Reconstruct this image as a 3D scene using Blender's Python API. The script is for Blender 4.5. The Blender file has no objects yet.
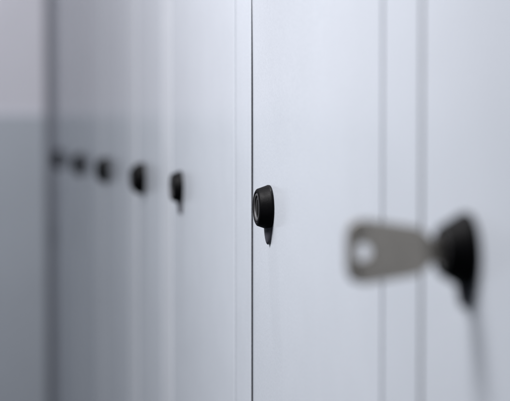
import bpy, bmesh, math, random
from mathutils import Vector, Matrix, noise

scene = bpy.context.scene
col = scene.collection
D0 = 0.0329            # offset between projective depth and metres in front of the camera

# ------------------------------------------------------------------ materials
def principled(name, base, rough=0.5, metal=0.0, spec=0.5, ior=1.5, coat=0.0):
    m = bpy.data.materials.new(name); m.use_nodes = True
    nt = m.node_tree; p = nt.nodes['Principled BSDF']
    p.inputs['Base Color'].default_value = (*base, 1)
    p.inputs['Roughness'].default_value = rough
    p.inputs['Metallic'].default_value = metal
    p.inputs['IOR'].default_value = ior
    p.inputs['Specular IOR Level'].default_value = spec
    p.inputs['Coat Weight'].default_value = coat
    return m, nt, p

def nz(nt, scale, detail=4, rough=0.55, vec=None, sc=None):
    tc = nt.nodes.new('ShaderNodeTexCoord')
    n = nt.nodes.new('ShaderNodeTexNoise')
    n.inputs['Scale'].default_value = scale
    n.inputs['Detail'].default_value = detail
    n.inputs['Roughness'].default_value = rough
    if sc:
        mp = nt.nodes.new('ShaderNodeMapping'); mp.inputs['Scale'].default_value = sc
        nt.links.new(tc.outputs['Object'], mp.inputs['Vector'])
        nt.links.new(mp.outputs[0], n.inputs['Vector'])
    else:
        nt.links.new(tc.outputs['Object'], n.inputs['Vector'])
    return n

def ramp_col(nt, src, c0, c1, p0=0.3, p1=0.7):
    r = nt.nodes.new('ShaderNodeValToRGB')
    r.color_ramp.elements[0].position = p0; r.color_ramp.elements[0].color = (*c0, 1)
    r.color_ramp.elements[1].position = p1; r.color_ramp.elements[1].color = (*c1, 1)
    nt.links.new(src.outputs['Fac'], r.inputs['Fac'])
    return r

def bump(nt, p, hsrc, dist, strength=1.0, prev=None):
    b = nt.nodes.new('ShaderNodeBump')
    b.inputs['Distance'].default_value = dist
    b.inputs['Strength'].default_value = strength
    nt.links.new(hsrc, b.inputs['Height'])
    if prev: nt.links.new(prev.outputs[0], b.inputs['Normal'])
    nt.links.new(b.outputs[0], p.inputs['Normal'])
    return b

def maprange(nt, src, a, b):
    r = nt.nodes.new('ShaderNodeMapRange')
    r.inputs['To Min'].default_value = a; r.inputs['To Max'].default_value = b
    r.inputs['From Min'].default_value = 0.3; r.inputs['From Max'].default_value = 0.7
    nt.links.new(src, r.inputs['Value']); return r

def paint(name, base, rough=0.34):
    m, nt, p = principled(name, base, rough)
    big = nz(nt, 9, 5, 0.6)
    r = ramp_col(nt, big, tuple(c*0.965 for c in base), tuple(min(1, c*1.02) for c in base))
    sp = nz(nt, 900, 2, 0.7)
    r2 = ramp_col(nt, sp, (0.90, 0.90, 0.91), (1.0, 1.0, 1.0), 0.35, 0.65)
    mx = nt.nodes.new('ShaderNodeMix'); mx.data_type = 'RGBA'; mx.blend_type = 'MULTIPLY'; mx.inputs[0].default_value = 1.0
    nt.links.new(r.outputs[0], mx.inputs[6]); nt.links.new(r2.outputs[0], mx.inputs[7])
    nt.links.new(mx.outputs[2], p.inputs['Base Color'])
    sm = nz(nt, 35, 5, 0.65)
    mr = maprange(nt, sm.outputs['Fac'], rough-0.03, rough+0.04)
    nt.links.new(mr.outputs[0], p.inputs['Roughness'])
    peel = nz(nt, 650, 3, 0.6)          # powder coat orange peel
    b1 = bump(nt, p, peel.outputs['Fac'], 0.00006, 0.5)
    wav = nz(nt, 28, 2, 0.5)
    bump(nt, p, wav.outputs['Fac'], 0.00020, 0.6, b1)
    return m

M_door = paint('locker_paint', (0.60, 0.64, 0.70), 0.17)
M_frame = paint('frame_paint', (0.59, 0.63, 0.69), 0.20)
M_frame_lit = paint('frame_paint_lit', (0.67, 0.705, 0.76), 0.20)  # frame colour lightened for the far posts, imitating edges that catch the lamp
M_fill_shade = paint('filler_shade_paint', (0.21, 0.22, 0.26), 0.6)
M_cab = paint('cabinet_paint', (0.45, 0.48, 0.54), 0.45)

M_plas, nt, p = principled('black_plastic', (0.0025, 0.0025, 0.003), 0.46, spec=0.07)
g = nz(nt, 2200, 3, 0.6); bump(nt, p, g.outputs['Fac'], 0.00008, 0.7)
g2 = nz(nt, 300, 3, 0.6); mr = maprange(nt, g2.outputs['Fac'], 0.40, 0.58); nt.links.new(mr.outputs[0], p.inputs['Roughness'])
M_tab, nt, p = principled('dark_zinc', (0.075, 0.075, 0.092), 0.40, metal=0.0, spec=0.4)
g = nz(nt, 1500, 3, 0.6); bump(nt, p, g.outputs['Fac'], 0.00005, 0.6)
M_steel, nt, p = principled('worn_steel', (0.09, 0.09, 0.095), 0.6, metal=0.6)
g = nz(nt, 900, 4, 0.6); bump(nt, p, g.outputs['Fac'], 0.00004, 0.6)
M_core, nt, p = principled('dull_core_steel', (0.03, 0.03, 0.033), 0.5, metal=0.6)
g = nz(nt, 1200, 4, 0.6); bump(nt, p, g.outputs['Fac'], 0.00004, 0.6)
M_hole, nt, p = principled('keyhole_black', (0.004, 0.004, 0.004), 0.7)
g = nz(nt, 900, 2, 0.6); bump(nt, p, g.outputs['Fac'], 0.00004, 0.4)
M_key, nt, p = principled('nickel_silver', (0.30, 0.295, 0.27), 0.40, metal=0.9)
g = nz(nt, 500, 4, 0.6, sc=(1, 1, 0.15)); bump(nt, p, g.outputs['Fac'], 0.00006, 0.5)
g2 = nz(nt, 120, 4, 0.6); r = ramp_col(nt, g2, (0.42, 0.385, 0.335), (0.56, 0.515, 0.45)); nt.links.new(r.outputs[0], p.inputs['Base Color'])

M_gap_shade, nt, p = principled('gap_shade', (0.012, 0.013, 0.017), 0.9, spec=0.1)
g = nz(nt, 60, 3, 0.6); bump(nt, p, g.outputs['Fac'], 0.0002, 0.5)

def plaster(name, base, rough):
    m, nt, p = principled(name, base, rough)
    a = nz(nt, 4, 6, 0.6)
    r = ramp_col(nt, a, tuple(c*0.93 for c in base), tuple(c*1.04 for c in base))
    nt.links.new(r.outputs[0], p.inputs['Base Color'])
    f = nz(nt, 180, 5, 0.6); bump(nt, p, f.outputs['Fac'], 0.0006, 0.5)
    return m
M_wall = plaster('wall_paint', (0.72, 0.72, 0.79), 0.75)
M_dado = plaster('dado_paint', (0.50, 0.54, 0.60), 0.55)

# ------------------------------------------------------------------ helpers
def finish(name, bm, mat, parent=None, smooth=True, bevel=0.0, seg=3):
    me = bpy.data.meshes.new(name)
    bmesh.ops.recalc_face_normals(bm, faces=bm.faces)
    bm.to_mesh(me); bm.free()
    me.materials.append(mat)
    o = bpy.data.objects.new(name, me); col.objects.link(o)
    if parent: o.parent = parent
    if bevel:
        b = o.modifiers.new('bevel', 'BEVEL'); b.width = bevel; b.segments = seg
        b.limit_method = 'ANGLE'; b.angle_limit = math.radians(35); b.harden_normals = True
        for f in me.polygons: f.use_smooth = True
    elif smooth:
        for f in me.polygons: f.use_smooth = True
    return o

def box(bm, x0, x1, y0, y1, z0, z1):
    v = [bm.verts.new(c) for c in ((x0,y0,z0),(x1,y0,z0),(x1,y1,z0),(x0,y1,z0),(x0,y0,z1),(x1,y0,z1),(x1,y1,z1),(x0,y1,z1))]
    for q in ((0,1,2,3),(4,5,6,7),(0,1,5,4),(1,2,6,5),(2,3,7,6),(3,0,4,7)):
        bm.faces.new([v[i] for i in q])

def lathe(bm, prof, n=96, cap_start=False, cap_end=False):
    """prof: list of (radius, out) - axis is -X (out of the door)."""
    rings = []
    for r, h in prof:
        if r < 1e-7: rings.append([bm.verts.new((-h, 0, 0))])
        else: rings.append([bm.verts.new((-h, r*math.cos(2*math.pi*i/n), r*math.sin(2*math.pi*i/n))) for i in range(n)])
    for a, b in zip(rings, rings[1:]):
        for i in range(n):
            j = (i+1) % n
            if len(b) == 1: bm.faces.new((a[i], a[j], b[0]))
            elif len(a) == 1: bm.faces.new((a[0], b[j], b[i]))
            else: bm.faces.new((a[i], a[j], b[j], b[i]))
    if cap_start and len(rings[0]) > 1: bm.faces.new(rings[0])
    if cap_end and len(rings[-1]) > 1: bm.faces.new(rings[-1])

def sheet_panel(y0, y1, z0, z1, depth, rad, warp, nz_=120, ny=40):
    """Folded sheet-metal panel: front near x=0 with rounded returns running back to x=depth."""
    bm = bmesh.new()
    prof = [(depth, y0)]
    for k in range(7):
        a = math.pi/2*k/6
        prof.append((rad - rad*math.sin(a), y0 + rad - rad*math.cos(a)))
    for k in range(1, ny):
        prof.append((0, y0+rad + (y1-y0-2*rad)*k/ny))
    for k in range(7):
        a = math.pi/2*k/6
        prof.append((rad - rad*math.cos(a), y1 - rad + rad*math.sin(a)))
    prof.append((depth, y1))
    rows = []
    for i in range(nz_+1):
        z = z0 + (z1-z0)*i/nz_
        rows.append([bm.verts.new((x + (warp(y, z) if x < depth*0.9 else 0), y, z)) for x, y in prof])
    for a, b in zip(rows, rows[1:]):
        for i in range(len(prof)-1):
            bm.faces.new((a[i], a[i+1], b[i+1], b[i]))
        bm.faces.new((a[-1], a[0], b[0], b[-1]))
    bm.faces.new(rows[0]); bm.faces.new(rows[-1])
    return bm

# ------------------------------------------------------------------ lock
ZL = 1.262             # height of the locks
def drop_tab_mesh():
    """Small drop-shaped finger tab that hangs out from under the knob, domed."""
    bm = bmesh.new()
    W, top, bot = 0.0060, 0.002, -0.0188
    n = 28; rows = []
    for i in range(n+1):
        t = i/n
        z = top + (bot-top)*t
        w = W*math.sqrt(max(0.0, 1-max(0,(t-0.35)/0.65)**2.4))
        w = max(w, 0.0004)
        row = []
        for k in range(13):
            u = -1 + 2*k/12
            row.append(bm.verts.new((-(0.0004 + 0.0026*(1-u*u)**0.6*(0.35+0.65*(w/W))), u*w, z)))
        rows.append(row)
    for a, b in zip(rows, rows[1:]):
        for k in range(12): bm.faces.new((a[k], a[k+1], b[k+1], b[k]))
    back = [[bm.verts.new((0.0, r[0].co.y, r[0].co.z)), bm.verts.new((0.0, r[-1].co.y, r[-1].co.z))] for r in rows]
    for i in range(n):
        bm.faces.new((rows[i][0], rows[i+1][0], back[i+1][0], back[i][0]))
        bm.faces.new((rows[i][-1], rows[i+1][-1], back[i+1][1], back[i][1]))
        bm.faces.new((back[i][0], back[i+1][0], back[i+1][1], back[i][1]))
    bm.faces.new([*rows[-1], back[-1][1], back[-1][0]])
    bm.faces.new([*rows[0], back[0][1], back[0][0]])
    return bm

def make_lock(parent, y, tabbed, y_first=False):
    bm = bmesh.new()
    k = 0.82 if y_first else (1.0 if tabbed else 0.74)
    dome = [] if tabbed else [(0.0109, 0.0028), (0.0102, 0.0042), (0.0090, 0.0054), (0.0078, 0.0062)]
    # conical bezel, hollow in the middle for the cylinder
    lathe(bm, [(0.0, 0.0002), (0.0112, 0.0002), (0.0113, 0.0005), (0.0113, 0.0013), (0.0111, 0.0016), *dome, (0.0094*k, 0.0065), (0.0091*k, 0.0068),
               (0.0084*k, 0.0072), (0.0078*k, 0.0072), (0.0074*k, 0.0069), (0.0073*k, 0.0050), (0.0, 0.0050)])
    lock = finish('lock', bm, M_plas, parent); lock.location = (0, y, ZL)
    if not tabbed: lock.scale = (1.55, 1.14, 1.17)
    if y_first: lock.scale = (1.32, 1.1, 1.08)
    bm = bmesh.new()
    lathe(bm, [(0.0072, 0.0050), (0.0072, 0.0067), (0.0070, 0.0070), (0.0060, 0.0070), (0.0057, 0.0067), (0.0056, 0.0050)], 72)
    for v in bm.verts: v.co.y *= k; v.co.z *= k
    ring = finish('face_ring', bm, M_steel, lock)
    bm = bmesh.new()
    lathe(bm, [(0.0054, 0.0050), (0.0054, 0.0061), (0.0052, 0.0064), (0.0, 0.0064)], 72)
    for v in bm.verts: v.co.y *= k; v.co.z *= k
    core = finish('cylinder_core', bm, M_core, lock)
    bm = bmesh.new()
    box(bm, -0.0068, -0.0062, -0.0008, 0.0008, -0.0040, 0.0040)
    box(bm, -0.0068, -0.0062, 0.0008, 0.0016, -0.0010, 0.0012)
    hole = finish('keyhole', bm, M_hole, lock, bevel=0.0002, seg=1)
    if tabbed:
        tab = finish('drop_tab', drop_tab_mesh(), M_tab, lock)
        if y_first: tab.scale = (1, 1, 0.90); lock.location.z += 0.0006
    return lock

# ------------------------------------------------------------------ lockers
S_lock = [0.5020, 0.8045, 1.1000, 1.3010, 1.5840, 1.8740, 2.2100]
NEARGAP, FARGAP, POST = 0.0435, 0.0493, 0.0945   # offsets from the lock centre
Z0, Z1 = 0.10, 1.86
labels = [ 'pale grey steel locker nearest the camera, a key sticking out of its black lock',
 'pale grey steel locker, its black lock in sharp focus beside the dark gap',
 'pale grey steel locker just beyond the dark gap, its lock slightly out of focus',
 'x',
 'grey steel locker with a round blurred lock, before the two locks that nearly touch',
 'grey steel locker, nearer of the two whose blurred locks nearly touch',
 'darkest grey steel locker, at the far corner beside the two-tone wall',
]
labels[3] = 'narrower grey steel locker with a plain blurred oval lock, fourth from the camera'
lockers = []
for i, S in enumerate(S_lock):
    s = S - D0
    near = (S_lock[i-1] + POST + 0.002 - D0) if i else s - 0.2035
    g0, g1, post = s + NEARGAP, s + FARGAP, s + POST
    if i == 0: g0, g1, post = s + 0.0487, s + 0.0512, s + 0.0976
    if i == 1: near = S_lock[0] + 0.1000 - D0; post = s + 0.0938
    e = bpy.data.objects.new('locker', None); col.objects.link(e)
    e.location = (0, near, 0); e.empty_display_size = 0.1
    e['label'] = labels[i]; e['category'] = 'locker'; e['group'] = 'steel lockers standing in a row'
    rnd = random.Random(50+i); off = Vector((rnd.random()*50, rnd.random()*50, 0))
    amp = 0.00030 if i != 1 else 0.0003
    def warp(y, z, near=near, off=off, amp=amp, i=i, g0=g0):
        v = amp*noise.noise(Vector((y*6+off.x, z*3+off.y, 0)))
        y_abs = y + near
        if i == 1:   # bulge added near the free edge, shaped to darken the door above the lock
            d2 = ((y_abs-(g0-0.085))/0.07)**2 + ((z-1.455)/0.08)**2
            v -= 0.0090*math.exp(-d2)
        return v
    # door (local y measured from the locker's near edge)
    door = finish('door', sheet_panel(0.0, g0-near, Z0+0.03, Z1-0.03, 0.019, 0.0006 if i < 3 else 0.0014, warp), M_door, e)
    def pw(y, z, off=off): return 0.0002*noise.noise(Vector((y*4+off.y, z*2+off.x, 3)))
    fr = finish('frame', sheet_panel(g1-near, post-near, Z0+0.03, Z1-0.03, 0.024, 0.0005 if i < 2 else 0.0016, pw, 100, 10), M_frame if i < 2 else M_frame_lit, e)
    bm = bmesh.new()
    box(bm, 0.0245, 0.48, 0.0, post-near+0.001, Z0, Z1)
    box(bm, 0.0, 0.0243, 0.0, post-near+0.001, Z1-0.028, Z1)
    box(bm, 0.0, 0.0243, 0.0, post-near+0.001, Z0, Z0+0.028)
    box(bm, 0.03, 0.45, 0.004, post-near-0.004, 0.0, Z0-0.0005)
    finish('cabinet', bm, M_cab, e, bevel=0.0006, seg=2)
    if i < 2:
        bm = bmesh.new(); box(bm, 0.0001, 0.02, g0-near+0.0002, g1-near-0.0002, Z0+0.031, Z1-0.031)
        finish('gap_shade_strip', bm, M_gap_shade, e, bevel=0.0003, seg=2)  # black strip put in to stand for the shade inside the gap
    make_lock(e, s-near, i < 3, i == 0)
    lockers.append(e)

end_S = S_lock[-1] + POST + 0.002
YW = 2.458 - D0
# infill strip between row and wall, its dark colour standing in for corner shade
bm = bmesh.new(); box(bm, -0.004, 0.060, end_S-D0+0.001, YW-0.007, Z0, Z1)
o = finish('corner_shade_filler', bm, M_fill_shade, bevel=0.001, seg=2)
o['label'] = 'narrow filler strip coloured dark as corner shade, between last locker and wall'; o['category'] = 'corner shade filler'

# end wall with a painted dado
bm = bmesh.new(); box(bm, -2.4, 0.9, YW, YW+0.1, -0.002, 2.7)
w = finish('wall_end', bm, M_wall, smooth=False); w['kind'] = 'structure'
w['label'] = 'pale lilac grey end wall behind the lockers'
w['category'] = 'wall'
bm = bmesh.new(); box(bm, -2.39, 0.0, YW-0.006, YW-0.0005, 0.0, 1.327)
w = finish('dado_panel', bm, M_dado, bevel=0.0015, seg=2); w['label'] = 'darker blue grey dado covering the lower half of the end wall'
w['category'] = 'dado'
del bpy.data.objects['wall_end']['kind']
bpy.data.objects['wall_end'].name = 'end_wall'

# ------------------------------------------------------------------ key
key = bpy.data.objects.new('key', None); col.objects.link(key)
key.location = (-0.0078, S_lock[0]-D0, ZL+0.0007); key.empty_display_size = 0.02
key['label'] = 'nickel key with a round hole, sticking out of the nearest black lock'; key['category'] = 'key'
# outline in (out, z) plane, out measured from the lock face
def rounded(pts, rads, n=8):
    out = []
    m = len(pts)
    for i in range(m):
        p0 = Vector(pts[i-1]); p1 = Vector(pts[i]); p2 = Vector(pts[(i+1) % m]); r = rads[i]
        a = (p0-p1).normalized(); b = (p2-p1).normalized()
        for k in range(n+1):
            t = k/n
            q0 = p1 + a*r; q1 = p1 + b*r
            out.append(((q0*(1-t)**2) + p1*2*t*(1-t) + q1*t*t))
    return out
mm = 0.001
bow = rounded([(4.8*mm, -4.2*mm), (4.8*mm, 4.2*mm), (8.2*mm, 7.6*mm), (28.5*mm, 10.6*mm), (32.0*mm, 7.5*mm), (32.0*mm, -7.2*mm), (28.5*mm, -10.4*mm), (8.2*mm, -7.4*mm)],
              [1*mm, 1*mm, 2.5*mm, 3.5*mm, 3*mm, 3*mm, 3.5*mm, 2.5*mm])
def slab_with_hole(outer, hc, hr, th):
    bm = bmesh.new()
    n = len(outer); hole = []
    # match hole points to outline by angle
    for p_ in outer:
        d = (p_-Vector(hc)).normalized(); hole.append(Vector(hc) + Vector((d.x*hr, d.y*hr)))
    L = []
    for y in (-th/2, th/2):
        L.append([bm.verts.new((-p_.x, y, p_.y)) for p_ in outer])
        L.append([bm.verts.new((-p_.x, y, p_.y)) for p_ in hole])
    for i in range(n):
        j = (i+1) % n
        bm.faces.new((L[0][i], L[0][j], L[1][j], L[1][i]))
        bm.faces.new((L[2][i], L[2][j], L[3][j], L[3][i]))
        bm.faces.new((L[0][i], L[0][j], L[2][j], L[2][i]))
        bm.faces.new((L[1][i], L[1][j], L[3][j], L[3][i]))
    return bm
b_ = finish('bow', slab_with_hole(bow, (26.4*mm, 0), 2.7*mm, 2.2*mm), M_key, key, bevel=0.0003, seg=2)
bm = bmesh.new()
box(bm, -0.0068, 0.0035, -0.0009, 0.0009, -0.0040, 0.0040)      # neck and blade disappearing in the keyway
box(bm, -0.0064, -0.0050, -0.0014, 0.0014, -0.0047, 0.0047)      # shoulder stop
sh = finish('blade', bm, M_key, key, bevel=0.0003, seg=2)
key.rotation_euler = (0, 0, 0)

# ------------------------------------------------------------------ camera
f_px = 1563.0
psi = math.atan(315/f_px); pitch = math.atan(68.5/f_px)
d = 265.5*math.cos(psi)**2/f_px
cam_d = bpy.data.cameras.new('camera'); cam = bpy.data.objects.new('camera', cam_d); col.objects.link(cam)
cam.location = (-d, 0, 1.300)
fwd = Vector((math.sin(psi)*math.cos(pitch), math.cos(psi)*math.cos(pitch), -math.sin(pitch)))
cam.rotation_euler = fwd.to_track_quat('-Z', 'Y').to_euler()
cam_d.sensor_width = 36; cam_d.lens = f_px/510*36
cam_d.clip_start = 0.02; cam_d.clip_end = 100
cam_d.dof.use_dof = True
tgt = Vector((-0.004, S_lock[1]-D0+0.004, ZL))
cam_d.dof.focus_distance = (tgt-cam.location).dot(fwd)
cam_d.dof.aperture_fstop = 7.2
scene.camera = cam

# ------------------------------------------------------------------ light
world = bpy.data.worlds.new('World'); scene.world = world; world.use_nodes = True
nt = world.node_tree; bg = nt.nodes['Background']
tc = nt.nodes.new('ShaderNodeTexCoord'); sp = nt.nodes.new('ShaderNodeSeparateXYZ')
nt.links.new(tc.outputs['Generated'], sp.inputs[0])
mr = nt.nodes.new('ShaderNodeMapRange'); mr.inputs['From Min'].default_value = -1; mr.inputs['From Max'].default_value = 1
nt.links.new(sp.outputs['Z'], mr.inputs['Value'])
cr = nt.nodes.new('ShaderNodeValToRGB')
cr.color_ramp.elements[0].position = 0.25; cr.color_ramp.elements[0].color = (0.12, 0.18, 0.19, 1)
cr.color_ramp.elements[1].position = 0.85; cr.color_ramp.elements[1].color = (0.80, 0.82, 0.95, 1)
nt.links.new(mr.outputs[0], cr.inputs[0]); nt.links.new(cr.outputs[0], bg.inputs['Color'])
bg.inputs['Strength'].default_value = 0.19

def area(name, loc, target, sx, sy, power, colr):
    l = bpy.data.lights.new(name, 'AREA'); l.shape = 'RECTANGLE'; l.size = sx; l.size_y = sy
    l.energy = power; l.color = colr
    o = bpy.data.objects.new(name, l); col.objects.link(o); o.location = loc
    o.rotation_euler = (Vector(target)-Vector(loc)).to_track_quat('-Z', 'Y').to_euler()
    return o
l = area('unseen_overhead_lamp', (-0.66, 0.71, 2.02), (0.0, 0.76, 1.30), 0.35, 0.35, 5.9, (1.0, 0.985, 0.995))
l.data.spread = math.radians(99)
area('unseen_overhead_lamp', (-0.11, 1.10, 2.5), (-0.15, 2.2, 1.45), 0.12, 0.2, 19, (0.985, 0.98, 1.0))  # added out of view to brighten the end wall while only grazing the doors

scene.view_settings.view_transform = 'Standard'
scene.view_settings.look = 'None'
scene.view_settings.exposure = 0
scene.render.engine = 'CYCLES'
